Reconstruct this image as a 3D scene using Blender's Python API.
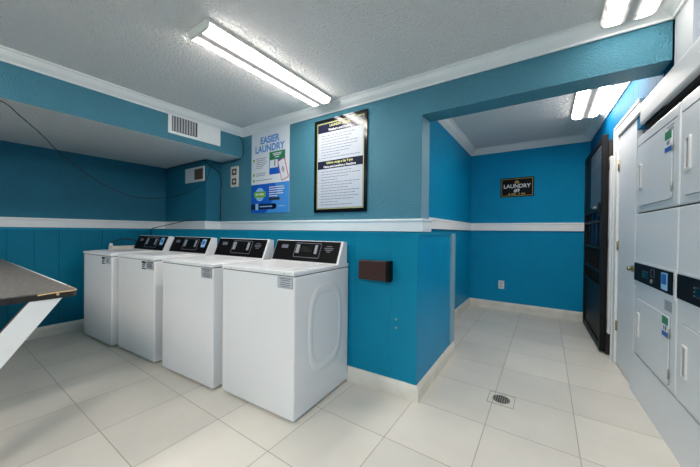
import bpy, bmesh, math, random
from mathutils import Vector, Matrix
random.seed(7)
for o in list(bpy.data.objects): bpy.data.objects.remove(o, do_unlink=True)
SC = bpy.context.scene
COL = SC.collection
PI = math.pi

# ------------------------------------------------------------------ camera, world, exposure
H = 1.18
cd = bpy.data.cameras.new('camera'); cam = bpy.data.objects.new('camera', cd); COL.objects.link(cam)
cd.sensor_fit = 'HORIZONTAL'; cd.sensor_width = 36.0; cd.lens = 36.0 * 290.6 / 700
cd.shift_x = -0.6 / 700; cd.shift_y = -0.3 / 700
cd.clip_start = 0.02; cd.clip_end = 60
yaw, pit, rol = math.radians(33.93), math.radians(.40), math.radians(-.66)
fwd = Vector((-math.sin(yaw) * math.cos(pit), math.cos(yaw) * math.cos(pit), -math.sin(pit)))
rgt = Vector((math.cos(yaw), math.sin(yaw), 0)); dwn = fwd.cross(rgt)
rr = math.cos(rol) * rgt + math.sin(rol) * dwn
dd = -math.sin(rol) * rgt + math.cos(rol) * dwn
m = Matrix.Identity(4)
for i in range(3):
    m[i][0] = rr[i]; m[i][1] = -dd[i]; m[i][2] = -fwd[i]
m[2][3] = H
cam.matrix_world = m
SC.camera = cam
w = bpy.data.worlds.new('world'); SC.world = w; w.use_nodes = True
w.node_tree.nodes['Background'].inputs[0].default_value = (.75, .85, 1, 1)
w.node_tree.nodes['Background'].inputs[1].default_value = 0.05
SC.view_settings.view_transform = 'Standard'; SC.view_settings.look = 'None'
SC.view_settings.gamma = 1; SC.view_settings.use_curve_mapping = False
SC.view_settings.exposure = 1.54
LAMP = 7.0          # glow of the fluorescent lenses

# ------------------------------------------------------------------ materials
def lin(c):
    return tuple(((v / 255) / 12.92 if v <= 10 else (((v / 255) + .055) / 1.055) ** 2.4) for v in c) + (1,)

def mat(name, rgb, rough=.5, metal=0, bump=0, bscale=60, var=0, vscale=3, emit=0, spec=.5, detail=3, coat=0, bdist=.01):
    mt = bpy.data.materials.new(name); mt.use_nodes = True
    nt = mt.node_tree; b = nt.nodes['Principled BSDF']
    c = lin(rgb)
    b.inputs['Base Color'].default_value = c
    b.inputs['Roughness'].default_value = rough; b.inputs['Metallic'].default_value = metal
    b.inputs['Specular IOR Level'].default_value = spec
    b.inputs['Coat Weight'].default_value = coat
    tc = nt.nodes.new('ShaderNodeTexCoord')
    if var:
        n = nt.nodes.new('ShaderNodeTexNoise'); n.inputs['Scale'].default_value = vscale; n.inputs['Detail'].default_value = 4
        nt.links.new(tc.outputs['Object'], n.inputs['Vector'])
        r = nt.nodes.new('ShaderNodeValToRGB')
        r.color_ramp.elements[0].position = .3; r.color_ramp.elements[1].position = .7
        r.color_ramp.elements[0].color = tuple(v * (1 - var) for v in c[:3]) + (1,)
        r.color_ramp.elements[1].color = tuple(min(1, v * (1 + var)) for v in c[:3]) + (1,)
        nt.links.new(n.outputs['Fac'], r.inputs['Fac']); nt.links.new(r.outputs['Color'], b.inputs['Base Color'])
    if bump:
        n = nt.nodes.new('ShaderNodeTexNoise'); n.inputs['Scale'].default_value = bscale; n.inputs['Detail'].default_value = detail
        nt.links.new(tc.outputs['Object'], n.inputs['Vector'])
        bp = nt.nodes.new('ShaderNodeBump'); bp.inputs['Strength'].default_value = bump; bp.inputs['Distance'].default_value = bdist
        nt.links.new(n.outputs['Fac'], bp.inputs['Height']); nt.links.new(bp.outputs['Normal'], b.inputs['Normal'])
    if emit:
        b.inputs['Emission Color'].default_value = c; b.inputs['Emission Strength'].default_value = emit
    return mt

def plank_mat(name, rgb, axis, pitch, off, rough=.4, groove=.008, bump=.6, var=.06, spec=.2):
    """painted boards: narrow grooves every pitch metres along one axis"""
    mt = mat(name, rgb, rough, var=var, vscale=2.5, spec=spec)
    nt = mt.node_tree; b = nt.nodes['Principled BSDF']
    tc = nt.nodes.new('ShaderNodeTexCoord'); sp = nt.nodes.new('ShaderNodeSeparateXYZ')
    nt.links.new(tc.outputs['Object'], sp.inputs[0])
    def M(op, a, bb, c=None):
        n = nt.nodes.new('ShaderNodeMath'); n.operation = op
        for i, v in enumerate((a, bb, c)):
            if v is None: continue
            if isinstance(v, (int, float)): n.inputs[i].default_value = v
            else: nt.links.new(v, n.inputs[i])
        return n.outputs[0]
    s = M('SUBTRACT', sp.outputs[axis], off)
    d = M('PINGPONG', s, pitch / 2)
    g = M('SMOOTH_MIN', M('DIVIDE', d, groove), 1.0, .2)
    bp = nt.nodes.new('ShaderNodeBump'); bp.inputs['Strength'].default_value = bump; bp.inputs['Distance'].default_value = .004
    nt.links.new(g, bp.inputs['Height'])
    nz = nt.nodes.new('ShaderNodeTexNoise'); nz.inputs['Scale'].default_value = 9
    nt.links.new(tc.outputs['Object'], nz.inputs['Vector'])
    bp2 = nt.nodes.new('ShaderNodeBump'); bp2.inputs['Strength'].default_value = .12; bp2.inputs['Distance'].default_value = .01
    nt.links.new(nz.outputs['Fac'], bp2.inputs['Height']); nt.links.new(bp.outputs['Normal'], bp2.inputs['Normal'])
    nt.links.new(bp2.outputs['Normal'], b.inputs['Normal'])
    return mt

def tile_mat(name, rgb, grout, x0, px, y0, py, gw):
    mt = mat(name, rgb, .3)
    nt = mt.node_tree; b = nt.nodes['Principled BSDF']
    tc = nt.nodes.new('ShaderNodeTexCoord'); sp = nt.nodes.new('ShaderNodeSeparateXYZ')
    nt.links.new(tc.outputs['Object'], sp.inputs[0])
    def M(op, a, bb=None):
        n = nt.nodes.new('ShaderNodeMath'); n.operation = op
        for i, v in enumerate((a, bb)):
            if v is None: continue
            if isinstance(v, (int, float)): n.inputs[i].default_value = v
            else: nt.links.new(v, n.inputs[i])
        return n.outputs[0]
    gx = M('PINGPONG', M('SUBTRACT', sp.outputs[0], x0), px / 2)
    gy = M('PINGPONG', M('SUBTRACT', sp.outputs[1], y0), py / 2)
    d = M('MINIMUM', gx, gy)
    fac = M('GREATER_THAN', d, gw)
    ix = M('FLOOR', M('DIVIDE', M('SUBTRACT', sp.outputs[0], x0), px)); iy = M('FLOOR', M('DIVIDE', M('SUBTRACT', sp.outputs[1], y0), py))
    cb = nt.nodes.new('ShaderNodeCombineXYZ'); nt.links.new(ix, cb.inputs[0]); nt.links.new(iy, cb.inputs[1])
    wn = nt.nodes.new('ShaderNodeTexWhiteNoise'); wn.noise_dimensions = '2D'; nt.links.new(cb.outputs[0], wn.inputs['Vector'])
    n1 = nt.nodes.new('ShaderNodeTexNoise'); n1.inputs['Scale'].default_value = 2.2; n1.inputs['Detail'].default_value = 6; n1.inputs['Roughness'].default_value = .6
    nt.links.new(tc.outputs['Object'], n1.inputs['Vector'])
    v = M('ADD', M('MULTIPLY', n1.outputs['Fac'], .7), M('MULTIPLY', wn.outputs['Value'], .3))
    r = nt.nodes.new('ShaderNodeValToRGB'); c = lin(rgb)
    r.color_ramp.elements[0].position = .25; r.color_ramp.elements[1].position = .75
    r.color_ramp.elements[0].color = tuple(x * .88 for x in c[:3]) + (1,); r.color_ramp.elements[1].color = tuple(x * 1.08 for x in c[:3]) + (1,)
    nt.links.new(v, r.inputs['Fac'])
    mx = nt.nodes.new('ShaderNodeMix'); mx.data_type = 'RGBA'
    nt.links.new(fac, mx.inputs['Factor']); mx.inputs['A'].default_value = lin(grout); nt.links.new(r.outputs['Color'], mx.inputs['B'])
    nt.links.new(mx.outputs['Result'], b.inputs['Base Color'])
    bp = nt.nodes.new('ShaderNodeBump'); bp.inputs['Strength'].default_value = .5; bp.inputs['Distance'].default_value = .002
    nt.links.new(fac, bp.inputs['Height']); nt.links.new(bp.outputs['Normal'], b.inputs['Normal'])
    rg = nt.nodes.new('ShaderNodeMapRange'); nt.links.new(n1.outputs['Fac'], rg.inputs[0]); rg.inputs[3].default_value = .26; rg.inputs[4].default_value = .42
    nt.links.new(rg.outputs[0], b.inputs['Roughness'])
    return mt

M_ = dict(
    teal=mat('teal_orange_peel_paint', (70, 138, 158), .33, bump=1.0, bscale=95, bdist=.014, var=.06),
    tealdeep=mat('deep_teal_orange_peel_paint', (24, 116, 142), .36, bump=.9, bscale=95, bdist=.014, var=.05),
    blue=mat('strong_blue_orange_peel_paint', (0, 148, 194), .36, spec=.15, bump=.9, bscale=95, bdist=.014, var=.04),
    aqua=plank_mat('aqua_painted_boards', (0, 132, 166), 0, .305, -.94),
    aqualit=plank_mat('aqua_boards_end_lit', (0, 140, 186), 1, .30, 2.06),  # lighter copy of the aqua: light on the end face put into the colour
    left=plank_mat('deep_teal_painted_boards', (0, 104, 132), 1, .19, .12, bump=1.0),
    planks=plank_mat('light_blue_painted_boards', (10, 100, 140), 1, .12, .03, rough=.6, spec=.08),
    blueplanks=plank_mat('blue_painted_boards', (0, 100, 145), 1, .12, .03, rough=.6, spec=.08),
    stripe=mat('pale_grey_teal_paint', (128, 168, 184), .4, var=.05),
    ceil=mat('grey_white_popcorn_ceiling', (245, 243, 240), .9, bump=1.0, bscale=55, detail=5, bdist=.035),
    crown=mat('white_trim_paint', (240, 240, 237), .45, var=.03),
    rail=mat('white_rail_paint', (247, 247, 245), .4, var=.03),
    base=mat('cream_baseboard_paint', (226, 222, 210), .5, var=.10, vscale=7, bump=.2, bscale=12),
    floor=tile_mat('pale_ceramic_floor_tiles', (222, 217, 205), (166, 160, 148), .165, .461, 1.945, .452, .0022),
    post=mat('greyish_white_board_paint', (196, 199, 200), .5, var=.03),
    white=mat('white_enamel', (232, 233, 233), .25, var=.015, vscale=2),
    whiteplastic=mat('white_plastic', (226, 226, 224), .4),
    seam=mat('dark_seam', (52, 54, 56), .7),
    greyenamel=mat('light_grey_enamel', (222, 226, 228), .28, var=.02, vscale=2),
    black=mat('black_plastic', (6, 6, 8), .5, spec=.15),
    blackmetal=mat('black_painted_metal', (10, 10, 11), .55, spec=.3), rib=mat('dark_grey_rib', (120, 124, 130), .4),
    brownmetal=mat('worn_dark_brown_metal', (46, 34, 30), .55, var=.5, vscale=14),
    key=mat('grey_keys', (150, 155, 160), .4),
    badge=mat('grey_badge', (125, 128, 140), .35, metal=.3),
    glass=mat('dark_display_glass', (10, 14, 12), .1),
    green=mat('green_print', (30, 125, 80), .4), blueprint=mat('blue_print', (30, 95, 180), .4),
    screen=mat('pale_blue_sticker', (150, 200, 240), .4),
    paper=mat('white_paper', (225, 230, 236), .45), greypaper=mat('grey_label_paper', (190, 194, 196), .5),
    ink=mat('grey_ink', (105, 112, 125), .6), darkink=mat('dark_ink', (40, 42, 48), .6),
    rulespaper=mat('pale_grey_rules_paper', (196, 203, 214), .45), rulesink=mat('pale_rules_ink', (125, 131, 146), .6), lettering=mat('blue_lettering', (78, 148, 214), .5), navy=mat('navy_print', (22, 28, 70), .35),
    pblue=mat('poster_blue', (16, 96, 200), .35), plblue=mat('poster_light_blue', (70, 150, 225), .35),
    lime=mat('lime_print', (120, 180, 60), .4), red=mat('red_print', (200, 60, 80), .4),
    yellow=mat('yellow_print', (215, 215, 140), .5), gold=mat('gold_line', (190, 160, 80), .4),
    frame=mat('glossy_black_frame', (14, 15, 20), .12), banner=mat('dark_banner', (36, 38, 62), .15),
    whiteprint=mat('white_print', (235, 238, 240), .5),
    steel=mat('brushed_steel', (170, 170, 165), .3, metal=1), brass=mat('brass', (165, 150, 115), .3, metal=1),
    brown=mat('dark_brown_plastic', (56, 28, 22), .35), shadowhole=mat('painted_hollow_shade', (22, 20, 20), .8),  # shadowhole puts the shade of the dryer hollow into its colour
    rust=mat('brown_louvre', (92, 74, 60), .7, var=.3, vscale=20), greylouvre=mat('grey_louvre', (70, 66, 66), .6),
    laminate=mat('worn_grey_laminate', (112, 108, 103), .5, var=.35, vscale=45, bump=.15, bscale=40),
    tableedge=mat('black_edge_band', (34, 30, 28), .5, var=.4, vscale=30), tan=mat('bare_tan_wood', (205, 175, 130), .6, var=.2, vscale=40),
    whiteboard=mat('white_painted_board', (228, 230, 228), .4, var=.02), boardedge=mat('brown_board_edge', (120, 100, 84), .7, var=.2, vscale=30),
    door=mat('pale_grey_door_paint', (224, 227, 229), .4, var=.03),
    grate=mat('drain_metal', (140, 136, 124), .5, metal=.3, var=.4, vscale=60),
    cable=mat('black_cable', (18, 18, 20), .5), palecable=mat('pale_cable', (170, 190, 200), .5),
    bluetape=mat('blue_paint_drip', (30, 130, 180), .4),
    housing=mat('white_lamp_housing', (232, 230, 220), .5, var=.05, vscale=20),
)

def lens_mat(name, k=1.0, edge=.05, hw=.1175):
    """prismatic lens over two tubes: brightest under each tube, dim and dusty along the middle"""
    mt = bpy.data.materials.new(name); mt.use_nodes = True
    nt = mt.node_tree; b = nt.nodes['Principled BSDF']
    b.inputs['Base Color'].default_value = (.22, .22, .22, 1); b.inputs['Roughness'].default_value = .4
    b.inputs['Emission Color'].default_value = (1, .935, .885, 1)
    tc = nt.nodes.new('ShaderNodeTexCoord'); sp = nt.nodes.new('ShaderNodeSeparateXYZ'); nt.links.new(tc.outputs['Object'], sp.inputs[0])
    def M(op, a, bb=None):
        n = nt.nodes.new('ShaderNodeMath'); n.operation = op
        for i, v in enumerate((a, bb)):
            if v is None: continue
            if isinstance(v, (int, float)): n.inputs[i].default_value = v
            else: nt.links.new(v, n.inputs[i])
        return n.outputs[0]
    u = M('ABSOLUTE', M('DIVIDE', sp.outputs[0], hw))
    r = nt.nodes.new('ShaderNodeValToRGB'); nt.links.new(u, r.inputs['Fac'])
    st = [(0, .006), (.12, .008), (.26, .05), (.40, 1), (.68, 1), (.86, max(.35, edge)), (1, edge)]
    e = r.color_ramp.elements
    e[0].position, e[0].color = st[0][0], (st[0][1],) * 3 + (1,); e[1].position, e[1].color = st[-1][0], (st[-1][1],) * 3 + (1,)
    for q, v in st[1:-1]: x = e.new(q); x.color = (v, v, v, 1)
    n = nt.nodes.new('ShaderNodeTexNoise'); n.inputs['Scale'].default_value = 30; nt.links.new(tc.outputs['Object'], n.inputs['Vector'])
    mr = nt.nodes.new('ShaderNodeMapRange'); mr.inputs[1].default_value = .5; mr.inputs[2].default_value = .66
    mr.inputs[3].default_value = 1; mr.inputs[4].default_value = .45; nt.links.new(n.outputs['Fac'], mr.inputs[0])
    nt.links.new(M('MULTIPLY', M('MULTIPLY', r.outputs['Color'], mr.outputs[0]), LAMP * k * 1.9), b.inputs['Emission Strength'])
    return mt
M_['lens'] = lens_mat('glowing_lens', 1.0, .6); M_['lens_soft'] = lens_mat('glowing_lens_soft', .5); M_['lens_passage'] = lens_mat('glowing_lens_passage', 1.15, .3); M_['lens_fill_strong'] = lens_mat('glowing_lens_fill_strong', 2.9, 1.6); M_['lens_fill'] = lens_mat('glowing_lens_fill', 1.35, 1.6)

# ------------------------------------------------------------------ mesh builder
class MB:
    def __init__(s): s.bm = bmesh.new()
    def box(s, x0, x1, y0, y1, z0, z1, bev=0, mi=0, seg=2):
        t = bmesh.new(); bmesh.ops.create_cube(t, size=1)
        for v in t.verts:
            v.co = ((x0 + x1) / 2 + v.co.x * (x1 - x0), (y0 + y1) / 2 + v.co.y * (y1 - y0), (z0 + z1) / 2 + v.co.z * (z1 - z0))
        if bev: bmesh.ops.bevel(t, geom=t.edges[:], offset=bev, segments=seg, affect='EDGES', profile=.5)
        s._add(t, mi); return s
    def _add(s, t, mi=0, mx=None):
        vm = {}
        for v in t.verts: vm[v] = s.bm.verts.new(mx @ v.co if mx else v.co)
        for f in t.faces:
            try:
                nf = s.bm.faces.new([vm[v] for v in f.verts]); nf.material_index = mi; nf.smooth = f.smooth
            except ValueError: pass
        t.free()
    def poly(s, pts, z0, z1, mi=0, mtop=None, mbot=None):
        """vertical prism over a footprint"""
        a = sum(pts[i][0] * pts[(i + 1) % len(pts)][1] - pts[(i + 1) % len(pts)][0] * pts[i][1] for i in range(len(pts)))
        if a < 0: pts = pts[::-1]
        lo = [s.bm.verts.new((x, y, z0)) for x, y in pts]; hi = [s.bm.verts.new((x, y, z1)) for x, y in pts]
        n = len(pts)
        f = s.bm.faces.new(hi); f.material_index = mi if mtop is None else mtop
        f = s.bm.faces.new(lo[::-1]); f.material_index = mi if mbot is None else mbot
        for i in range(n):
            f = s.bm.faces.new((lo[i], lo[(i + 1) % n], hi[(i + 1) % n], hi[i])); f.material_index = mi
        return s
    def extr(s, pts, axis, a, b, mi=0, smooth=False):
        """profile pts extruded between a and b along axis ('x': pts are (y,z); 'y': pts are (x,z))"""
        def P(p, t): return (t, p[0], p[1]) if axis == 'x' else (p[0], t, p[1])
        A = [s.bm.verts.new(P(p, a)) for p in pts]; B = [s.bm.verts.new(P(p, b)) for p in pts]; n = len(pts)
        fs = [s.bm.faces.new(A), s.bm.faces.new(B[::-1])]
        for i in range(n):
            f = s.bm.faces.new((A[i], B[i], B[(i + 1) % n], A[(i + 1) % n])); f.smooth = smooth; fs.append(f)
        for f in fs: f.material_index = mi
        return s
    def cyl(s, p0, p1, r, n=16, r2=None, mi=0):
        p0, p1 = Vector(p0), Vector(p1); d = p1 - p0
        t = bmesh.new(); bmesh.ops.create_cone(t, cap_ends=True, segments=n, radius1=r, radius2=r if r2 is None else r2, depth=d.length)
        for f in t.faces: f.smooth = len(f.verts) == 4
        mx = Matrix.Translation((p0 + p1) / 2) @ d.to_track_quat('Z', 'Y').to_matrix().to_4x4()
        s._add(t, mi, mx); return s
    def tube(s, pts, r, n=8, sub=6, mi=0):
        P = [Vector(p) for p in pts]; path = []
        if len(P) > 2 and sub > 1:
            for i in range(len(P) - 1):
                a = P[max(i - 1, 0)]; b = P[i]; c = P[i + 1]; e = P[min(i + 2, len(P) - 1)]
                for k in range(sub):
                    t = k / sub
                    path.append(.5 * ((2 * b) + (c - a) * t + (2 * a - 5 * b + 4 * c - e) * t * t + (3 * b - a - 3 * c + e) * t ** 3))
            path.append(P[-1])
        else: path = P
        rings = []; up = Vector((0, 0, 1))
        for i, p in enumerate(path):
            d = (path[min(i + 1, len(path) - 1)] - path[max(i - 1, 0)]).normalized()
            u = d.cross(up)
            if u.length < .05: u = d.cross(Vector((0, 1, 0)))
            u.normalize(); v = u.cross(d)
            rings.append([s.bm.verts.new(p + r * (math.cos(2 * PI * k / n) * u + math.sin(2 * PI * k / n) * v)) for k in range(n)])
        for i in range(len(rings) - 1):
            for k in range(n):
                f = s.bm.faces.new((rings[i][k], rings[i][(k + 1) % n], rings[i + 1][(k + 1) % n], rings[i + 1][k])); f.smooth = True; f.material_index = mi
        for q in (rings[0][::-1], rings[-1]): s.bm.faces.new(q).material_index = mi
        return s
    def plate(s, w, h, r, t0, t1, cx, cz, axis='y', mi=0, seg=6, hole=None):
        """rounded rectangle plate facing along an axis; hole = rim width for a ring"""
        def ring(w_, h_, r_):
            q = []
            for (sx, sz, a0) in ((1, 1, 0), (-1, 1, PI / 2), (-1, -1, PI), (1, -1, 3 * PI / 2)):
                for k in range(seg + 1):
                    a = a0 + PI / 2 * k / seg
                    q.append((cx + sx * (w_ / 2 - r_) + r_ * math.cos(a), cz + sz * (h_ / 2 - r_) + r_ * math.sin(a)))
            return q
        def V(p, t): return s.bm.verts.new((p[0], t, p[1]) if axis == 'y' else ((t, p[0], p[1]) if axis == 'x' else (p[0], p[1], t)))
        o = ring(w, h, r); n = len(o)
        A = [V(p, t0) for p in o]; B = [V(p, t1) for p in o]; fs = []
        if hole:
            i_ = ring(w - 2 * hole, h - 2 * hole, max(.0015, r - hole)); C = [V(p, t0) for p in i_]; D = [V(p, t1) for p in i_]
            for k in range(n):
                k2 = (k + 1) % n
                for q in ((A[k], A[k2], B[k2], B[k]), (C[k2], C[k], D[k], D[k2]), (A[k2], A[k], C[k], C[k2]), (B[k], B[k2], D[k2], D[k])): fs.append(s.bm.faces.new(q))
        else:
            fs += [s.bm.faces.new(A), s.bm.faces.new(B[::-1])]
            for k in range(n): fs.append(s.bm.faces.new((A[k], B[k], B[(k + 1) % n], A[(k + 1) % n])))
        for f in fs: f.material_index = mi
        return s
    def build(s, name, mats, parent=None, label=None):
        bmesh.ops.recalc_face_normals(s.bm, faces=s.bm.faces[:])
        me = bpy.data.meshes.new(name); s.bm.to_mesh(me); s.bm.free()
        for m_ in (mats if isinstance(mats, (list, tuple)) else [mats]): me.materials.append(M_[m_])
        o = bpy.data.objects.new(name, me); COL.objects.link(o)
        if parent: o.parent = parent
        if label: o['label'] = label
        return o

def sweep(path, prof):
    """profile [(distance from wall, z)] swept along wall lines, room on the left of the path, mitred"""
    s = MB(); n = len(path); rings = []
    for i, p in enumerate(path):
        p = Vector(p)
        ns = []
        if i > 0: d = (p - Vector(path[i - 1])).normalized(); ns.append(Vector((-d.y, d.x)))
        if i < n - 1: d = (Vector(path[i + 1]) - p).normalized(); ns.append(Vector((-d.y, d.x)))
        if len(ns) == 2: b = (ns[0] + ns[1]); b = b / (1 + ns[0].dot(ns[1]))
        else: b = ns[0]
        rings.append([s.bm.verts.new((p.x + b.x * q, p.y + b.y * q, z)) for q, z in prof])
    k = len(prof)
    for i in range(n - 1):
        for j in range(k):
            s.bm.faces.new((rings[i][j], rings[i + 1][j], rings[i + 1][(j + 1) % k], rings[i][(j + 1) % k]))
    s.bm.faces.new(rings[0][::-1]); s.bm.faces.new(rings[-1])
    return s

def struct(o): o['kind'] = 'structure'; return o
def tag(o, label, cat, group=None):
    o['label'] = label; o['category'] = cat
    if group: o['group'] = group
    return o
def thing(name, label, cat, loc=(0, 0, 0), rz=0, group=None):
    o = bpy.data.objects.new(name, None); COL.objects.link(o); o.empty_display_size = .1
    o.location = loc; o.rotation_euler = (0, 0, rz); return tag(o, label, cat, group)
def copy_tree(o, parent=None):
    c = o.copy(); COL.objects.link(c)
    if parent: c.parent = parent
    for ch in list(o.children): copy_tree(ch, c)
    return c
def text(body, size, loc, rot, m_, parent, name='lettering', bold=0, align='CENTER', sx=1):
    cu = bpy.data.curves.new(name, 'FONT'); cu.body = body; cu.size = size; cu.align_x = align; cu.align_y = 'CENTER'
    cu.extrude = .0006; cu.offset = bold
    t = bpy.data.objects.new(name, cu); COL.objects.link(t)
    dg = bpy.context.evaluated_depsgraph_get(); me = bpy.data.meshes.new_from_object(t.evaluated_get(dg))
    bpy.data.objects.remove(t); bpy.data.curves.remove(cu)
    me.materials.clear(); me.materials.append(M_[m_])
    o = bpy.data.objects.new(name, me); COL.objects.link(o); o.location = loc; o.rotation_euler = rot; o.scale = (sx, 1, 1)
    o.parent = parent; return o

# right wall has its own slightly turned frame: origin at the near edge of the narrow door
RW = (.565, 3.05); RA = math.atan(.045); rc, rs = math.cos(RA), math.sin(RA)
def W(x, y): return (RW[0] + x * rc - y * rs, RW[1] + x * rs + y * rc)

ZC = 2.50
# ------------------------------------------------------------------ shell
s = MB(); s.box(-5.3, 1.6, -2.3, 5.2, -.1, 0); struct(s.build('floor', 'floor'))
s = MB(); s.box(-5.3, 1.6, -2.3, 5.2, ZC, ZC + .1); struct(s.build('ceiling', 'ceil'))
# wall with the posters, its end and the beam over the passage
s = MB(); s.poly([(-3.877, 2.42), (-.9, 2.42), (-.9, 2.625), (-3.877, 2.625)], 0, ZC)
s.box(-.9, W(0, -.53)[0], 2.42, 2.625, 2.19, ZC)
struct(s.build('wall_back', 'teal'))
s = MB(); s.box(-.9, -.8985, 2.428, 2.617, 1.3, 2.188); struct(s.build('trim_end_of_back_wall', 'stripe'))
# left side wall and pilaster
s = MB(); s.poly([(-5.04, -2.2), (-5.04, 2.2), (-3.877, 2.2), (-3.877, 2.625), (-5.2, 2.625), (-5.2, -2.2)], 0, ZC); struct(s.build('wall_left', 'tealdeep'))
# dropped soffit
s = MB(); s.poly([(-5.04, -2.2), (-3.38, -2.2), (-3.38, 2.42), (-3.877, 2.42), (-3.877, 2.2), (-5.04, 2.2)], 2.145, ZC, 0, mbot=1)
struct(s.build('wall_soffit', ['teal', 'ceil']))
# passage: left wall and far wall
s = MB(); s.poly([(-1.02, 2.625), (-1.02, 4.99), (-1.2, 4.99), (-1.2, 2.625)], 0, ZC); struct(s.build('wall_passage', 'blue'))
s = MB(); s.box(-1.2, W(0, 1.95)[0] + .12, 4.99, 5.15, 0, ZC); struct(s.build('wall_far', 'blue'))
# wall behind the camera
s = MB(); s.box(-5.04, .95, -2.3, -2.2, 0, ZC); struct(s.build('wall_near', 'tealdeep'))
# half-height wall boxes that stand in front of the walls (their tops lie at eye height)
ZB = 1.168
s = MB(); s.poly([(-.735, 1.935), (-4.5, 1.75), (-4.5, 2.2), (-3.877, 2.2), (-3.877, 2.42), (-.9, 2.42), (-.9, 2.625), (-1.02, 2.625), (-1.02, 2.94), (-.75, 2.94)], 0, ZB)
o = s.build('wall_partition', ['aqua', 'aqualit']); struct(o)
for p in o.data.polygons:
    if abs(p.normal.x) > .9 and p.center.x > -.8: p.material_index = 1
s = MB(); s.box(-5.04, -4.5, -2.2, 2.2, 0, ZB); struct(s.build('wall_left_lower', 'left'))
# thin aqua lip round the top of the boxes
s = sweep([(-.75, 2.94), (-.735, 1.935), (-4.5, 1.75), (-4.5, -2.2)], [(0, ZB - .012), (.008, ZB - .012), (.008, ZB + .008), (0, ZB + .008)])
struct(s.build('trim_ledge_lip', 'aqua'))
s = MB(); s.poly([(-.748, 2.80), (-.735, 2.80), (-.738, 2.945), (-.751, 2.945)], .12, ZB); struct(s.build('trim_partition_end_board', 'stripe'))
s = MB(); s.poly([(-.80, 1.9318), (-.735, 1.935), (-.7352, 1.927), (-.8002, 1.9238)], .115, ZB - .012); struct(s.build('trim_partition_corner_board', 'aqua'))

# right wall
s = MB(); P = lambda x0, x1, y0, y1: [W(x0, y0), W(x1, y0), W(x1, y1), W(x0, y1)]
s.poly(P(0, .14, .52, 1.96), 0, ZC)
s.poly(P(0, .14, 0, .52), 2.08, ZC)
s.poly(P(0, .14, -5.2, -1.56), 0, ZC, 0)
struct(s.build('wall_right', 'blueplanks'))
s = MB(); s.poly(P(.03, .14, -1.56, -.5), 1.972, ZC); s.poly(P(.0, .14, -.5, 0), 1.972, ZC); o = s.build('wall_right_upper', 'planks'); struct(o)
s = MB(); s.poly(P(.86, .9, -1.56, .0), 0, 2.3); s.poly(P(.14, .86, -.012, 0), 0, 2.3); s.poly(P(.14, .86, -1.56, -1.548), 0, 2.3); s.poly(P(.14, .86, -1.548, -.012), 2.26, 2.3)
struct(s.build('wall_alcove', 'shadowhole'))  # alcove walls coloured near black to stand in for shade
s = MB(); s.poly(P(.012, .14, -1.56, -.13), 1.95, 1.9715); struct(s.build('trim_gap_shade', 'shadowhole'))  # near-black strip painting the shade in the gap above the dryers
# white post and broad white header over the dryers
s = MB(); s.poly(P(.0, .03, -.86, -.645), 2.12, 2.43); struct(s.build('trim_post', 'post'))
s = MB()
prof = [(.02, 1.972), (-.006, 1.972), (-.013, 1.978), (-.016, 1.99), (-.016, 2.115), (-.012, 2.13), (0, 2.138), (.02, 2.138)]
A = [[s.bm.verts.new((*W(x, y), z)) for x, z in prof] for y in (-.13, -1.62)]
s.bm.faces.new(A[0]); s.bm.faces.new(A[1][::-1])
for j in range(len(prof)): s.bm.faces.new((A[0][j], A[1][j], A[1][(j + 1) % len(prof)], A[0][(j + 1) % len(prof)]))
struct(s.build('trim_header', 'post'))

# crown mouldings, chair rails, baseboards
crown = [(0, 2.415), (.012, 2.415), (.016, 2.428), (.03, 2.436), (.05, 2.452), (.066, 2.474), (.07, 2.484), (.085, 2.488), (.085, 2.4999), (0, 2.4999)]
xr = W(0, -.63)
s = sweep([W(0, -5.2), W(0, -.635), (-3.38, 2.42), (-3.38, -2.2)], crown); struct(s.build('trim_crown_main', 'crown'))
s = sweep([W(0, -.42), W(0, 1.943), (-1.02, 4.99), (-1.02, 2.625)], crown); struct(s.build('trim_crown_passage', 'crown'))
def rail(z0, z1): return [(0, z0), (.026, z0), (.026, z1 - .03), (.031, z1 - .024), (.034, z1 - .012), (.031, z1), (0, z1)]
s = sweep([(-1.02, 2.62), (-.9, 2.625), (-.9, 2.42), (-3.877, 2.42), (-3.877, 2.2), (-5.04, 2.2), (-5.04, -2.2)][1:], rail(1.183, 1.295)); struct(s.build('trim_rail_main', 'rail'))
s = sweep([W(0, 1.943), (-1.02, 4.99), (-1.02, 2.63)], rail(1.215, 1.33)); struct(s.build('trim_rail_passage', 'rail'))
def bb(h): return [(0, 0), (.018, 0), (.018, h - .03), (.014, h - .018), (.008, h), (0, h)]
s = sweep([(-.748, 2.945), (-.735, 1.935), (-4.5, 1.75), (-4.5, -2.2)], bb(.112)); struct(s.build('baseboard_partition', 'base'))
s = sweep([W(0, 1.943), (-1.02, 4.99), (-1.02, 2.95)], bb(.125)); struct(s.build('baseboard_far', 'base'))
s = sweep([W(0, .75), W(0, 1.90)], bb(.125)); struct(s.build('baseboard_right', 'base'))

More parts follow.
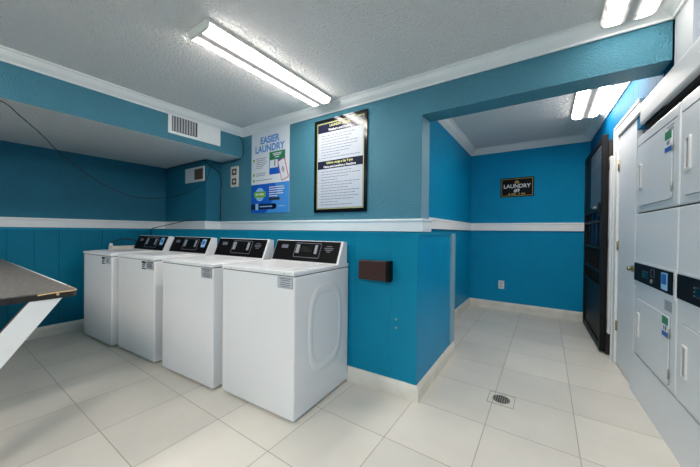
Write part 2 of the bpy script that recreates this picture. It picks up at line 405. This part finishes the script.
# narrow white door in the right wall
def rwobj(o): o.location = (RW[0], RW[1], 0); o.rotation_euler = (0, 0, RA); return o
s = MB(); s.box(.0, .035, .012, .49, .008, 2.06, .002); d1 = rwobj(struct(s.build('door_1', 'door')))
s = MB(); s.box(-.016, .03, .50, .60, 0, 2.165, .004); s.box(-.022, .0, .585, .612, 0, 2.175, .003)
s.box(-.0158, .03, -.12, .50, 2.072, 2.165, .004); s.box(-.022, .0, -.12, .60, 2.148, 2.175, .003)
rwobj(struct(s.build('trim_door_casing', 'crown')))
s = MB()
s.cyl((-.004, .03, .915), (-.012, .03, .915), .024); s.cyl((-.012, .03, .915), (-.025, .03, .915), .009); s.cyl((-.022, .03, .915), (-.036, .03, .915), .018, r2=.015)
k = s.build('knob', 'brass', d1, 'brass knob')
for z in (.35, 1.08, 1.80):
    s = MB(); s.box(-.003, .002, .468, .50, z - .045, z + .045); s.cyl((-.004, .497, z - .045), (-.004, .497, z + .045), .006, 8)
    s.build('hinge', 'brass', d1, 'brass hinge')
# peeling white strip between door casing and gate
s = MB(); s.box(-.03, 0, .655, .735, .22, 1.93, .003); rwobj(struct(s.build('trim_strip', 'crown')))
s = MB(); s.box(-.006, 0, .615, .68, 1.935, 2.03, .003)
o = s.build('paint_drip', 'bluetape'); rwobj(o); tag(o, 'smear of blue paint at the top of the white strip beside the black gate', 'paint smear')

# ------------------------------------------------------------------ fluorescent lamps
def lamp(name, label, cx, y0, y1, glow='lens', wd=.235):
    L = y1 - y0; t = thing(name, label, 'ceiling light', (cx, y0, ZC), 0, 'ceiling fluorescent lights')
    hw = wd / 2
    s = MB(); s.box(-hw * 1.03, hw * 1.03, 0, L, -.024, -.0005, .002); s.build('housing', 'housing', t)
    n = 40; q = [(-hw + wd * k / n, -.022 - .036 * max(0.0, 1 - abs(-1 + 2 * k / n) ** 9) ** .8) for k in range(n + 1)]
    s = MB(); a = [s.bm.verts.new((x, .018, z)) for x, z in q]; b = [s.bm.verts.new((x, L - .018, z)) for x, z in q]
    for k in range(n): s.bm.faces.new((a[k], b[k], b[k + 1], a[k + 1])).smooth = True
    s.build('diffuser', glow, t)
    for e0, e1 in ((0.0005, .018), (L - .018, L - .0005)):
        s = MB(); s.extr([(x * 1.01, z - .0015) for x, z in q] , 'y', e0, e1); s.build('end_cap', 'housing', t, 'yellowed end cap')
    return t
lamp('ceiling_light', 'long twin-tube fluorescent light on the ceiling above the washers', -1.883, 1.0, 2.26)
lamp('ceiling_light', 'fluorescent light cut off by the top edge of the photo, in front of the beam', .387, 1.13, 2.365, 'lens_soft', .255)
lamp('ceiling_light', 'fluorescent light in the blue passage, seen below the beam', .335, 2.83, 4.07, 'lens_passage')

lamp('ceiling_light', 'added fill light, out of view on the ceiling behind the viewpoint, left', -2.6, -1.75, -.5, 'lens_fill')  # added lamp out of view, brightens the washer fronts
lamp('ceiling_light', 'added fill light, out of view on the ceiling behind the viewpoint, right', -.1, -1.95, -.7, 'lens_fill_strong')  # second added lamp out of view, stronger fill from the right

# ------------------------------------------------------------------ washers
def make_washer():
    t = thing('washing_machine', 'w', 'washing machine')
    w_, d_ = .69, .628
    s = MB(); s.box(-w_, 0, 0.004, d_, .015, .897, .010, seg=3); body = s.build('cabinet', 'white', t)
    # pressed oval panel on the right side
    q = []
    for k in range(36):
        a = 2 * PI * k / 36; q.append((.335 + .2 * math.copysign(abs(math.cos(a)) ** .55, math.cos(a)), .52 + .30 * math.copysign(abs(math.sin(a)) ** .75, math.sin(a))))
    def ringp(f): return [((y - .335) * f + .335, (z - .52) * f + .52) for y, z in q]
    s = MB(); R = []
    for f, x in ((1.0, 0.0), (.97, .0035), (.80, .0035), (.77, .0005)):
        R.append([s.bm.verts.new((x, y, z)) for y, z in ringp(f)])
    for i in range(3):
        for k in range(36): s.bm.faces.new((R[i][k], R[i][(k + 1) % 36], R[i + 1][(k + 1) % 36], R[i + 1][k])).smooth = True
    s.build('side_panel', 'white', t)
    s = MB(); s.box(-w_ + .006, -.006, .008, d_ - .006, .8965, .901); s.build('top_gap', 'seam', t)
    s = MB(); s.box(-w_ - .001, .001, -.004, d_, .901, .930, .009, seg=3); top = s.build('top_panel', 'white', t)
    s = MB(); s.plate(.56, .40, .03, .928, .936, -.345, .225, 'z'); lid = s.build('lid', 'white', t)
    s = MB(); s.plate(.50, .34, .03, .9355, .938, -.345, .225, 'z', hole=.006); s.build('lid_rim', 'white', lid)
    # console: a wedge leaning back
    s = MB(); s.extr([(.478, .929), (.60, .929), (.60, 1.092), (.556, 1.098), (.548, 1.094)], 'x', -w_, 0); con = s.build('console', 'white', t)
    # sloped face frame: origin bottom-front, v up the slope
    ax = Vector((.070, .165)); ax.normalize(); L = .178
    th = math.atan2(.165, .070)
    s = MB(); s.box(-.684, -.020, -.004, .003, .006, .178, .001)
    # build in local slope coordinates then rotate about X
    def slope(o): o.location = (0, .478, .929); o.rotation_euler = (-(PI / 2 - th), 0, 0); return o
    cp = slope(s.build('control_panel', 'black', t))
    s = MB(); s.plate(.265, .125, .012, -.0062, -.004, -.325, .098, 'y', hole=.004); s.build('bezel', 'badge', cp)
    s = MB(); s.plate(.125, .052, .004, -.007, -.0038, -.325, .11, 'y'); s.build('display', 'glass', cp)
    for kx, kw in ((-.425, .034), (-.237, .026)):
        s = MB(); s.plate(kw, .074, .003, -.0072, -.004, kx, .108, 'y')
        for z in (.082, .108, .134): s.plate(kw, .020, .004, -.0085, -.006, kx, z, 'y')
        s.build('keypad', 'key', cp)
    s = MB(); s.plate(.07, .030, .004, -.007, -.004, -.575, .125, 'y'); s.build('badge', 'badge', cp)
    s = MB()
    for i, (wd, z) in enumerate(((.05, .138), (.085, .122), (.07, .108), (.035, .094))): s.box(-.115 - wd / 2, -.115 + wd / 2, -.0055, -.004, z - .003, z + .003)
    s.build('logo', 'badge', cp)
    for x in (-.63, -.06):
        for y in (.06, .55):
            s = MB(); s.cyl((x, y, 0.0), (x, y, .02), .02, 12); s.build('foot', 'black', t)
    for x in (-.08, -.58):
        s = MB(); s.cyl((x, -.0055, .915), (x, -.003, .915), .004, 8); s.build('screw', 'steel', t)
    return t
WPOS = [((-1.266, 1.276), 'white top-loading washer nearest the aqua half wall, its right side fully in view'),
        ((-2.01, 1.205), 'white top-loading washer with a plain grey sticker, second from the right of the row'),
        ((-2.819, 1.153), 'white top-loading washer with a dark-marked sticker, second from the left of the row'),
        ((-3.554, 1.073), 'leftmost white top-loading washer, beside the dark teal side wall')]
proto = make_washer()
WA = math.radians(3.5)
for i, ((x, y), lb) in enumerate(WPOS):
    t = proto if i == 0 else copy_tree(proto)
    t.location = (x + (.014 if i == 0 else .010), y - .015, 0); t.rotation_euler = (0, 0, WA * (.85 if i == 0 else 1)); t['label'] = lb; t['group'] = 'washers in the row'
    # front sticker
    if i < 2:
        s = MB(); s.box(-.137, -.015, .0015, .0045, .824, .892); st = s.build('sticker', 'greypaper', t, 'small grey front sticker')
        s = MB()
        for z, wd in ((.883, .09), (.872, .075), (.857, .08), (.845, .09), (.834, .07)): s.box(-.076 - wd / 2, -.076 + wd / 2, .0006, .0016, z - .0022, z + .0022)
        s.plate(.122, .068, .002, .0004, .0016, -.076, .858, 'y', hole=.0022)
        s.build('print', 'ink', st)
    else:
        s = MB(); s.box(-.225, -.02, .0015, .0045, .815, .893); st = s.build('sticker', 'greyenamel', t, 'pale front sticker with dark marks')
        s = MB()
        for (a, b, z0, z1) in ((-.22, -.15, .868, .890), (-.215, -.155, .852, .862), (-.218, -.165, .836, .846), (-.22, -.15, .818, .829)): s.box(a, b, .0006, .0016, z0, z1)
        s.build('print', 'darkink', st)
        s = MB()
        for (a, b, z0, z1) in ((-.13, -.03, .880, .886), (-.13, -.05, .862, .867), (-.13, -.04, .846, .851), (-.13, -.06, .832, .836)): s.box(a, b, .0006, .0016, z0, z1)
        s.build('print', 'ink', st)
        cp = [c for c in t.children if c.name.startswith('control_panel')][0]
        s = MB(); s.plate(.062, .085, .003, -.0075, -.004, -.10, .115, 'y'); q = s.build('payment_sticker', 'screen', cp, 'bright blue and white sticker')
        s = MB(); s.plate(.035, .04, .01, -.0085, -.0074, -.10, .12, 'y'); s.build('print', 'blueprint', q)

# pale box, hose and cord behind the leftmost washer
t = thing('utility_box', 'narrow pale box with a dark hose between the leftmost washer and side wall', 'utility box', (-4.40, 1.42, 0))
s = MB(); s.box(-.06, .06, -.12, .2, 0, .965, .006); s.build('casing', 'base', t)
s = MB(); s.cyl((0, -.11, .965), (0, -.11, 1.0), .022, 12, r2=.016); s.build('cap', 'whiteplastic', t)
s = MB(); s.tube([(0, -.11, .99), (0, -.06, 1.03), (0, .03, 1.05), (.03, .13, 1.03), (.05, .2, .96), (.06, .24, .9)], .007); s.build('hose', 'cable', t)
s = MB(); s.tube([(-4.40, 1.738, 1.0), (-4.40, 1.735, 1.12), (-4.40, 1.74, 1.172), (-4.40, 1.80, 1.20), (-4.30, 1.95, 1.25), (-4.2, 2.15, 1.315), (-4.18, 2.19, 1.32)], .005)
tag(s.build('cord', 'cable'), 'short dark cord rising from behind the leftmost washers over the white rail', 'cord')

# ------------------------------------------------------------------ stacked dryers
def make_dryer():
    t = thing('stacked_dryer', 'd', 'stacked dryer')
    # local frame of the right wall: front plane x=0 facing -x, y from 0 to -.735
    W0, W1 = -.733, -.004
    s = MB()
    s.box(.0, .72, W0, W1, 1.342, 1.912, .014, seg=3); s.build('upper_cabinet', 'greyenamel', t)
    s = MB(); s.box(.0, .72, W0, W1, .29, 1.334, .010, seg=3); s.build('lower_cabinet', 'greyenamel', t)
    s = MB(); s.box(.012, .70, W0 + .01, W1 - .01, 1.325, 1.35); s.build('cabinet_gap', 'seam', t)
    s = MB(); s.box(.012, .70, W0 + .01, W1 - .01, .275, .30); s.build('cabinet_gap', 'seam', t)
    s = MB(); q = [(.0, .284), (-.018, .02), (-.018, 0.0), (.02, 0.0), (.3, 0), (.3, .284)]
    s.bm.free(); s.bm = bmesh.new(); s.extr([(x, z) for x, z in q], 'y', -.738, 0); s.build('kick_panel', 'greyenamel', t)
    s = MB(); s.box(-.0015, .004, W0 + .03, W1 - .02, 1.838, 1.842); s.build('top_seam', 'seam', t)
    for z0, z1, hz in ((1.385, 1.785, 1.60), (.315, .715, .525)):
        cy, cz, w_, h_ = -.365, (z0 + z1) / 2, .59, z1 - z0
        s = MB(); s.plate(w_, h_, .02, -.0025, .004, cy, cz, 'x', hole=.004); dr0 = s.build('door_surround', 'key', t)
        s = MB(); s.plate(w_ - .008, h_ - .008, .018, -.008, .004, cy, cz, 'x'); bmesh.ops.bevel(s.bm, geom=[e for e in s.bm.edges if all(v.co.x < -.007 for v in e.verts)], offset=.003, segments=2, affect='EDGES')
        dr = s.build('door', 'greyenamel', t)
        s = MB(); s.plate(.062, .175, .012, -.016, -.007, -.125, hz, 'x', hole=.012); s.build('handle', 'whiteplastic', dr, 'white recessed pull handle')
        s = MB(); s.plate(.038, .151, .003, -.0095, -.0075, -.125, hz, 'x'); s.build('handle_recess', 'key', dr)
        for z in (z0 + .07, z1 - .10):
            s = MB(); s.cyl((-.008, -.664, z - .028), (-.008, -.664, z + .028), .0038, 8); s.build('hinge', 'steel', dr, 'steel hinge')
    s = MB(); s.plate(.705, .165, .006, -.004, .004, -.3685, .9, 'x'); s.build('panel_frame', 'greyenamel', t)
    s = MB(); s.plate(.675, .13, .005, -.009, -.003, -.362, .905, 'x'); cp = s.build('control_panel', 'black', t)
    s = MB(); s.plate(.09, .045, .004, -.011, -.0085, -.275, .905, 'x'); s.build('display', 'glass', cp)
    s = MB()
    for y in (-.235, -.30):
        for z in (.885, .905, .925): s.plate(.05, .007, .002, -.0105, -.0085, y, z, 'x')
    s.build('keypad', 'ink', cp)
    s = MB(); s.plate(.06, .05, .004, -.0105, -.0085, -.405, .93, 'x', hole=.003); s.build('card_slot', 'ink', cp)
    s = MB(); s.cyl((-.009, -.405, .878), (-.020, -.405, .878), .013, 12); s.build('start_button', 'steel', cp, 'silver start button')
    return t
def sticker(t, y, z, w_=.085, h_=.115):
    s = MB(); s.plate(w_, h_, .004, -.0095, -.0078, y, z, 'x'); st = s.build('sticker', 'paper', t, 'white sticker with green and blue bands')
    s = MB(); s.box(-.0105, -.0092, y - w_ / 2, y + w_ / 2, z + .012, z + h_ / 2); s.build('green_band', 'green', st)
    s = MB(); s.box(-.0105, -.0092, y - w_ / 2, y + w_ / 2, z - h_ / 2, z - h_ / 2 + .028); s.build('blue_band', 'blueprint', st)
    s = MB(); s.box(-.0105, -.0092, y - .018, y - .006, z - .022, z + .004); s.box(-.0105, -.0092, y + .008, y + .018, z - .02, z + .002); s.build('print', 'darkink', st)
t = make_dryer(); t.location = (RW[0], RW[1], 0); t.rotation_euler = (0, 0, RA)
t['group'] = 'stacked dryers'; t['label'] = 'light grey stacked dryer with two stickers, beside the narrow white door'
t2 = copy_tree(t); p = W(0, -.738); t2.location = (p[0], p[1], 0); t2['label'] = 'light grey stacked dryer cut off by the right edge of the photo'
sticker(t, -.612, 1.725, .092, .12); sticker(t, -.615, .645)
s = MB()
for z, a, b in ((1.815, -.66, -.56), (1.80, -.65, -.58), (1.79, -.655, -.57)): s.box(-.001, .004, a, b, z - .0025, z + .0025)
s.build('rating_print', 'ink', t)
s = MB(); s.box(-.002, .002, -.69, -.575, .735, .80); l = s.build('notice_sticker', 'greypaper', t, 'grey notice sticker')
s = MB()
for z in (.79, .779, .768, .757, .746): s.box(-.003, -.0015, -.68, -.585, z - .002, z + .002)
s.build('print', 'ink', l)
cp = [c for c in t.children if c.name.startswith('control_panel')][0]
s = MB(); s.plate(.088, .10, .004, -.0115, -.0085, -.595, .905, 'x'); q = s.build('payment_sticker', 'screen', cp, 'bright blue and white sticker')
s = MB(); s.plate(.07, .06, .006, -.0125, -.011, -.595, .918, 'x'); s.build('print', 'blueprint', q)

# ------------------------------------------------------------------ posters and sign
FY = (PI / 2, 0, 0)
t = thing('laundry_poster', 'white and blue poster headed EASIER LAUNDRY on the teal wall', 'poster', (-2.845, 2.4195, 1.395))
pw, ph = .69, 1.02
s = MB(); s.box(-pw / 2, pw / 2, -.003, 0, 0, ph); s.build('sheet', 'paper', t)
s = MB(); s.box(-pw / 2, pw / 2, -.0036, -.003, 0, .365); s.build('blue_field', 'pblue', t)
s = MB(); v = [s.bm.verts.new(p) for p in ((-.06, -.004, 0), (pw / 2, -.004, 0), (pw / 2, -.004, .365), (.10, -.004, .365), (.16, -.004, .26))]; s.bm.faces.new(v); s.build('light_blue_field', 'plblue', t)
text('EASIER', .118, (.0, -.0045, .905), FY, 'lettering', t, bold=.0035, sx=.98)
text('LAUNDRY', .118, (-.005, -.0045, .80), FY, 'lettering', t, bold=.0035, sx=.98)
s = MB()
for (z, n) in ((.69, 6), (.50, 2), (.415, 1)):
    for k in range(n):
        wd = (.19, .17, .20, .18, .15, .12)[k] if n > 1 else .30
        s.box(-.25, -.25 + wd, -.0038, -.003, z - k * .024 - .003, z - k * .024 + .003)
s.build('small_print', 'ink', t)
s = MB()
for z in (.675, .49, .415): s.cyl((-.295, -.0045, z), (-.295, -.003, z), .019, 16)
s.build('bullet', 'lime', t)
s = MB(); s.box(0.0, .275, -.005, -.003, .645, .745); s.build('green_card', 'green', t)
s = MB(); s.box(0.0, .275, -.0045, -.003, .47, .645); s.build('blue_card', 'pblue', t)
s = MB(); s.box(.012, .15, -.0052, -.003, .55, .645); s.build('white_card', 'paper', t)
text('1', .10, (.10, -.006, .597), FY, 'navy', t, bold=.002)
s = MB()
for z, wd in ((.72, .16), (.70, .13), (.675, .07)): s.box(.14 - wd / 2, .14 + wd / 2, -.0056, -.0048, z - .005, z + .005)
s.build('card_print', 'whiteprint', t)
ph_ = MB(); ph_.plate(.125, .25, .014, -.0062, -.003, 0, 0, 'y'); o = ph_.build('phone_outline', 'red', t); o.location = (.245, 0, .515); o.rotation_euler = (0, math.radians(-17), 0)
q = MB(); q.plate(.105, .232, .012, -.007, -.006, 0, 0, 'y'); q.build('phone_face', 'paper', o)
q = MB()
for z, wd in ((.03, .03), (.015, .045), (0, .045), (-.015, .045), (-.03, .03)): q.box(-wd / 2, wd / 2, -.0076, -.0068, z - .004, z + .004)
q.build('phone_print', 'ink', o)
s = MB(); s.cyl((-.175, -.0056, .235), (-.175, -.0035, .235), .085, 28); s.build('round_seal', 'screen', t)
s = MB(); s.plate(.225, .075, .015, -.0072, -.005, -.175, .235, 'y'); s.build('seal_band', 'lime', t)
text('PAY HERE', .036, (-.175, -.0078, .235), FY, 'whiteprint', t, bold=.001)
s = MB()
for k, wd in enumerate((.26, .27, .24, .25, .14)): s.box(0.0, wd, -.0048, -.0038, .315 - k * .027 - .005, .315 - k * .027 + .005)
s.build('white_print', 'whiteprint', t)
s = MB(); s.plate(.19, .034, .01, -.0055, -.0038, .095, .17, 'y'); s.build('store_badge', 'darkink', t)
s = MB(); s.box(-pw / 2, .10, -.0055, -.0036, .045, .115); s.cyl((.10, -.0055, .08), (.10, -.0036, .08), .035, 16); s.build('navy_bar', 'navy', t)
s = MB(); s.box(-.255, -.20, -.0066, -.0054, .04, .12); s.box(-.175, .06, -.0066, -.0054, .075, .087); s.box(.17, .28, -.0066, -.0038, .075, .085); s.build('bar_print', 'screen', t)

t = thing('rules_poster', 'tall black-framed rules notice with gold border and dark banners', 'framed notice', (-1.772, 2.4195, 1.375))
pw, ph = .665, .985
s = MB(); s.plate(pw, ph, .004, -.016, 0, 0, ph / 2, 'y', hole=.012); s.box(-pw / 2 + .01, pw / 2 - .01, -.010, -.001, .01, ph - .01); s.build('frame', 'frame', t)
s = MB(); s.plate(pw - .075, ph - .075, .003, -.0108, -.0098, 0, ph / 2, 'y', hole=.006); s.build('gold_border', 'yellow', t)
s = MB(); s.box(-pw / 2 + .048, pw / 2 - .048, -.0106, -.0098, .048, ph - .048); s.build('sheet', 'rulespaper', t)
for z0, z1 in ((.845, .935), (.46, .545)):
    s = MB(); s.box(-pw / 2 + .046, pw / 2 - .046, -.0114, -.0104, z0, z1); s.build('banner', 'banner', t)
text('LAUNDRY RULES', .034, (0, -.0118, .912), FY, 'yellow', t, bold=.0008)
text('Washers and Dryers', .034, (0, -.0118, .868), FY, 'whiteprint', t, bold=.0008)
text('Ultima carga a las 9 pm', .036, (0, -.0118, .522), FY, 'yellow', t, bold=.0008)
text('Hasta para Lavadora y Secadora', .033, (0, -.0118, .482), FY, 'whiteprint', t, bold=.0008, sx=.95)
rnd = random.Random(3)
for zs, ze in ((.81, .575), (.43, .075)):
    s = MB(); z = zs; k = 0
    while z > ze:
        x = -.24
        end = rnd.choice((.23, .16, .22, -.02, .12))
        while x < end:
            wd = rnd.uniform(.02, .055); s.box(x, min(x + wd, .255), -.0114, -.0104, z - .0035, z + .0035); x += wd + .008
        if k % 2 == 0: s.box(-.265, -.257, -.0114, -.0104, z - .004, z + .004)
        z -= .029; k += 1
    s.build('small_print', 'rulesink', t)

t = thing('laundry_sign', 'small black LAUNDRY #9 sign with gold border on the blue far wall', 'sign', (-.372, 4.9895, 1.722))
pw, ph = .435, .287
s = MB(); s.box(-pw / 2, pw / 2, -.008, 0, 0, ph, .002); s.build('board', 'black', t)
s = MB(); s.plate(pw - .03, ph - .03, .004, -.0095, -.0075, 0, ph / 2, 'y', hole=.006); s.build('gold_border', 'gold', t)
text('LAUNDRY', .080, (0, -.0095, .158), FY, 'whiteprint', t, bold=.0008, sx=.95)
text('#9', .070, (0, -.0095, .092), FY, 'whiteprint', t, bold=.0012)
text('8 AM - 9 PM', .042, (0, -.0095, .04), FY, 'gold', t, bold=.0006)
s = MB()
for k in range(5):
    a = math.radians(30 + 30 * k); s.cyl((.022 * math.cos(a), -.0095, .212 + .022 * math.sin(a)), (.022 * math.cos(a), -.0078, .212 + .022 * math.sin(a)), .008, 10)
s.box(-.03, .03, -.0095, -.0078, .200, .212); s.build('emblem', 'gold', t, 'small gold crown-like emblem')

# ------------------------------------------------------------------ wall fittings
t = thing('wall_outlet', 'white power outlet low on the blue far wall', 'outlet', (-.56, 4.9895, .325))
s = MB(); s.plate(.078, .125, .006, -.006, 0, 0, .0625, 'y'); s.build('cover_plate', 'whiteplastic', t)
for z in (.038, .087):
    s = MB(); s.plate(.034, .03, .008, -.008, -.005, 0, z, 'y'); r_ = s.build('socket', 'greypaper', t)
    s = MB(); s.box(-.009, -.006, -.0086, -.0075, z - .006, z + .006); s.box(.006, .009, -.0086, -.0075, z - .006, z + .006); s.build('slot', 'seam', r_)

t = thing('air_vent', 'wide white air vent with a louvred left half on the teal soffit', 'vent', (-3.3795, 1.79, 2.215), 0)
s = MB(); s.box(0, .012, -.30, .30, 0, .228, .002); s.build('plate', 'crown', t)
s = MB(); s.box(.0105, .0135, -.265, .01, .03, .195); s.build('louvre_back', 'greylouvre', t)
for k in range(9):
    y = -.258 + k * .029
    s = MB(); v = [(.013, y), (.021, y + .010), (.021, y + .014), (.013, y + .006)]
    s.poly([(a, b) for a, b in v], .034, .191); s.build('slat', 'greypaper', t)
s = MB(); s.box(0, .016, -.302, .302, .2285, .2325); s.build('top_gap', 'seam', t)

t = thing('wall_vent', 'small white vent with a brown louvred right half, on the recess wall', 'vent', (-4.16, 2.1995, 1.85))
s = MB(); s.box(-.25, .25, -.014, 0, 0, .208, .002); s.build('plate', 'whiteplastic', t)
s = MB(); s.box(.01, .225, -.0155, -.013, .03, .178); s.build('louvre_back', 'rust', t)
for k in range(5):
    z = .042 + k * .028
    s = MB(); s.box(.012, .223, -.022, -.014, z, z + .007); s.build('slat', 'boardedge', t)

t = thing('wall_socket_plate', 'upright cream plate with two brown insets, left of the blue poster', 'wall plate', (-3.545, 2.4195, 1.765))
s = MB(); s.plate(.16, .28, .008, -.014, 0, 0, .14, 'y'); s.build('cover_plate', 'base', t)
for z in (.075, .205):
    s = MB(); s.plate(.10, .085, .02, -.017, -.012, 0, z, 'y'); r_ = s.build('inset', 'rust', t)
    s = MB(); s.plate(.045, .035, .01, -.02, -.016, .005, z, 'y'); s.build('toggle', 'base', r_)

BA = math.atan2(.185, 3.765)
t = thing('wall_box', 'dark brown plastic box mounted on the aqua half wall', 'wall box', (-1.05, 1.935 - .315 * math.tan(BA) - .001, .822), BA)
s = MB(); s.box(-.125, .115, -.062, 0, 0, .142, .006); s.build('casing', 'brown', t)
s = MB(); s.box(.1, .13, -.066, 0, -.002, .146, .004); s.build('end_cap', 'black', t)
for z in (.548, .486):
    s = MB(); s.cyl((0, -.006, 0), (0, 0, 0), .008, 10); o = s.build('wall_screw', 'steel'); x = -.89
    o.location = (x, 1.935 + (x + .735) * math.tan(BA) - .0005, z); tag(o, ('upper' if z > .5 else 'lower') + ' of two small screw heads low on the aqua half wall', 'screw', 'screw heads on the half wall')

# floor drain
t = thing('floor_drain', 'small round floor drain set in a square tile cut', 'drain', (-.248, 2.305, 0))
s = MB(); s.plate(.165, .165, .004, .0, .0016, 0, 0, 'z', hole=.003); s.build('frame', 'grate', t)
s = MB(); s.cyl((0, 0, 0), (0, 0, .003), .056, 28); s.build('dish', 'grate', t)
s = MB()
for k in range(-3, 4): h = math.sqrt(.05 ** 2 - (k * .014) ** 2); s.box(k * .014 - .0028, k * .014 + .0028, -h, h, .003, .0036)
s.build('slots', 'seam', t)

# cables
s = MB(); s.tube([(-3.40, -.9, 2.138), (-3.395, .1, 2.138), (-3.4, .339, 2.125), (-3.441, .444, 2.055), (-3.483, .559, 1.962), (-3.524, .687, 1.832), (-3.565, .828, 1.723), (-3.607, .984, 1.62), (-3.638, 1.113, 1.57), (-3.669, 1.252, 1.526), (-3.71, 1.455, 1.522), (-3.743, 1.636, 1.554), (-3.772, 1.808, 1.604), (-3.803, 2.009, 1.706), (-3.84, 2.17, 1.83), (-3.862, 2.24, 1.99), (-3.862, 2.28, 2.09), (-3.82, 2.39, 2.12), (-3.6, 2.408, 2.112), (-3.45, 2.408, 2.13), (-3.36, 2.408, 2.18), (-3.355, 2.408, 2.3), (-3.37, 2.37, 2.40), (-3.368, 2.25, 2.452), (-3.368, 2.12, 2.448)], .0035)
tag(s.build('hanging_cable', 'cable'), 'thin dark cable sagging across the teal side wall up to the soffit corner', 'cable')
s = MB(); s.tube([(-5.0, 2.19, 2.05), (-4.95, 2.185, 2.11), (-4.6, 2.185, 2.135), (-4.1, 2.185, 2.135), (-3.9, 2.185, 2.13), (-3.86, 2.21, 2.08), (-3.86, 2.4, 1.95), (-3.862, 2.405, 1.6), (-3.862, 2.405, 1.3)], .005)  # the downward run draws the recess edge shadow as a dark line
tag(s.build('cable_and_corner_shade', 'cable'), 'black cable along the soffit edge with a dark line for the shadow down the recess corner', 'cable')

# ------------------------------------------------------------------ folding table
t = thing('work_table', 'grey laminate table corner with slanted white leg at the left', 'table', (-1.965, .45, 0))
def tabletop(x0, x1, y0, y1, r, ins=0):
    q = []
    for cx, cy, a0 in ((x1 - r, y1 - r, 0), (x0 + r, y1 - r, PI / 2), (x0 + r, y0 + r, PI), (x1 - r, y0 + r, 3 * PI / 2)):
        for k in range(7):
            a = a0 + PI / 2 * k / 6; q.append((cx + (r - ins) * math.cos(a), cy + (r - ins) * math.sin(a)))
    return q
s = MB(); s.poly(tabletop(-2.4, 0, -.78, 0, .03), .838, .8655); s.build('edge_band', 'tableedge', t)
s = MB(); s.poly(tabletop(-2.4, 0, -.78, 0, .03, .004), .8655, .870); s.build('tabletop', 'laminate', t)
# chipped tan rim at the corner
s = MB(); q = tabletop(-2.4, 0, -.78, 0, .03)[:7]
rim = [Vector((0.001, -.14, .862)), Vector((.0012, -.09, .866))] + [Vector((x, y, .8665)) for x, y in q] + [Vector((-.10, .001, .8665)), Vector((-.2, .001, .867))]
s.tube(rim, .0032, 6, 2); s.build('bare_rim', 'tan', t, 'bare tan wood rim at the chipped corner')
s = MB(); s.tube([(-.2, .0, .867), (-1.2, .0, .867), (-2.37, .0, .867)], .0042, 6, 1); s.build('back_rim', 'whiteboard', t, 'white rim along the back edge')
s = MB(); s.box(-.012, .0008, -.078, -.066, .850, .866, .003); s.build('chip', 'tan', t, 'chipped bare wood spot')
k = (.838) / 1.42
s = MB(); s.extr([(-.055, .838), (-.165, .838), (-.165 - k, 0), (-.055 - k, 0)], 'x', -.028, -.004); o = s.build('leg', ['whiteboard', 'boardedge'], t, 'slanted white board leg')
for p_ in o.data.polygons:
    if abs(p_.normal.x) < .5: p_.material_index = 1
s = MB(); s.box(-2.38, -2.34, -.74, -.04, 0, .838); s.build('leg', 'whiteboard', t)
s = MB(); s.box(-2.3, -.03, -.72, -.69, .76, .838); s.build('apron', 'boardedge', t)
s = MB(); s.cyl((-.003, -.375, .43), (.001, -.375, .43), .006, 10); s.build('screw', 'steel', t)

# ------------------------------------------------------------------ black security gate folded back on the right wall
g0, g1 = Vector((.453, 3.78)), Vector((.418, 4.93)); GL = (g1 - g0).length
t = thing('security_gate', 'black metal security gate swung open against the right wall', 'gate', (g0.x, g0.y, 0), math.atan2(g1.y - g0.y, g1.x - g0.x) - PI / 2)
s = MB(); z0, z1 = .02, 2.165
s.box(0, .045, 0, .06, z0, z1, .003); s.build('stile', 'blackmetal', t)
s = MB(); s.box(0, .045, GL - .06, GL, z0, z1, .003); s.build('stile', 'blackmetal', t)
for z in (z0, .62, .78, 1.02, 1.30, 1.42, z1 - .06):
    s = MB(); s.box(.004, .041, .06, GL - .06, z, z + (.06 if z in (z0, z1 - .06) else .028), .002); s.build('crossbar', 'blackmetal', t)
s = MB(); s.box(.012, .034, .06, GL - .06, 1.45, z1 - .06); lp = s.build('louvred_panel', 'blackmetal', t, 'solid black upper panel with fine ribs')
s = MB(); s.box(.0095, .0125, .095, GL * .63, 1.48, 2.09)
for k in range(13): z = 1.49 + k * .047; s.box(.004, .0096, .10, GL * .62, z, z + .010)
s.build('ribs', 'rib', lp, 'grey horizontal ribs')
s = MB(); s.box(.018, .03, .06, GL - .06, .08, .62); s.build('kick_panel', 'blackmetal', t)
for k in range(1, 8):
    y = .06 + (GL - .12) * k / 8
    s = MB(); s.box(.014, .030, y - .007, y + .007, .64, 1.02 if k % 2 else 1.45); s.build('upright_bar', 'blackmetal', t)
s = MB(); s.box(-.006, 0, .07, .17, 1.36, 1.50, .002); s.build('lock_plate', 'blackmetal', t)
s = MB(); s.cyl((-.006, .16, 1.45), (-.04, .16, 1.45), .012, 12); s.cyl((-.04, .17, 1.45), (-.04, .06, 1.45), .011, 12); s.build('handle', 'steel', t, 'silver lever handle')
s = MB(); s.box(.046, .0735, -.02, .03, .0, 2.10, .002); s.build('hinge_post', 'brownmetal', t, 'worn dark brown hinge post')
for z in (.3, 1.1, 1.85):
    s = MB(); s.cyl((.05, -.026, z - .05), (.05, -.026, z + .05), .009, 10); s.build('hinge', 'brownmetal', t)

# plain numbering for the trim pieces
for k, o in enumerate([o for o in COL.objects if o.name.startswith('trim_')], 1): o.name = 'trim_%d' % k
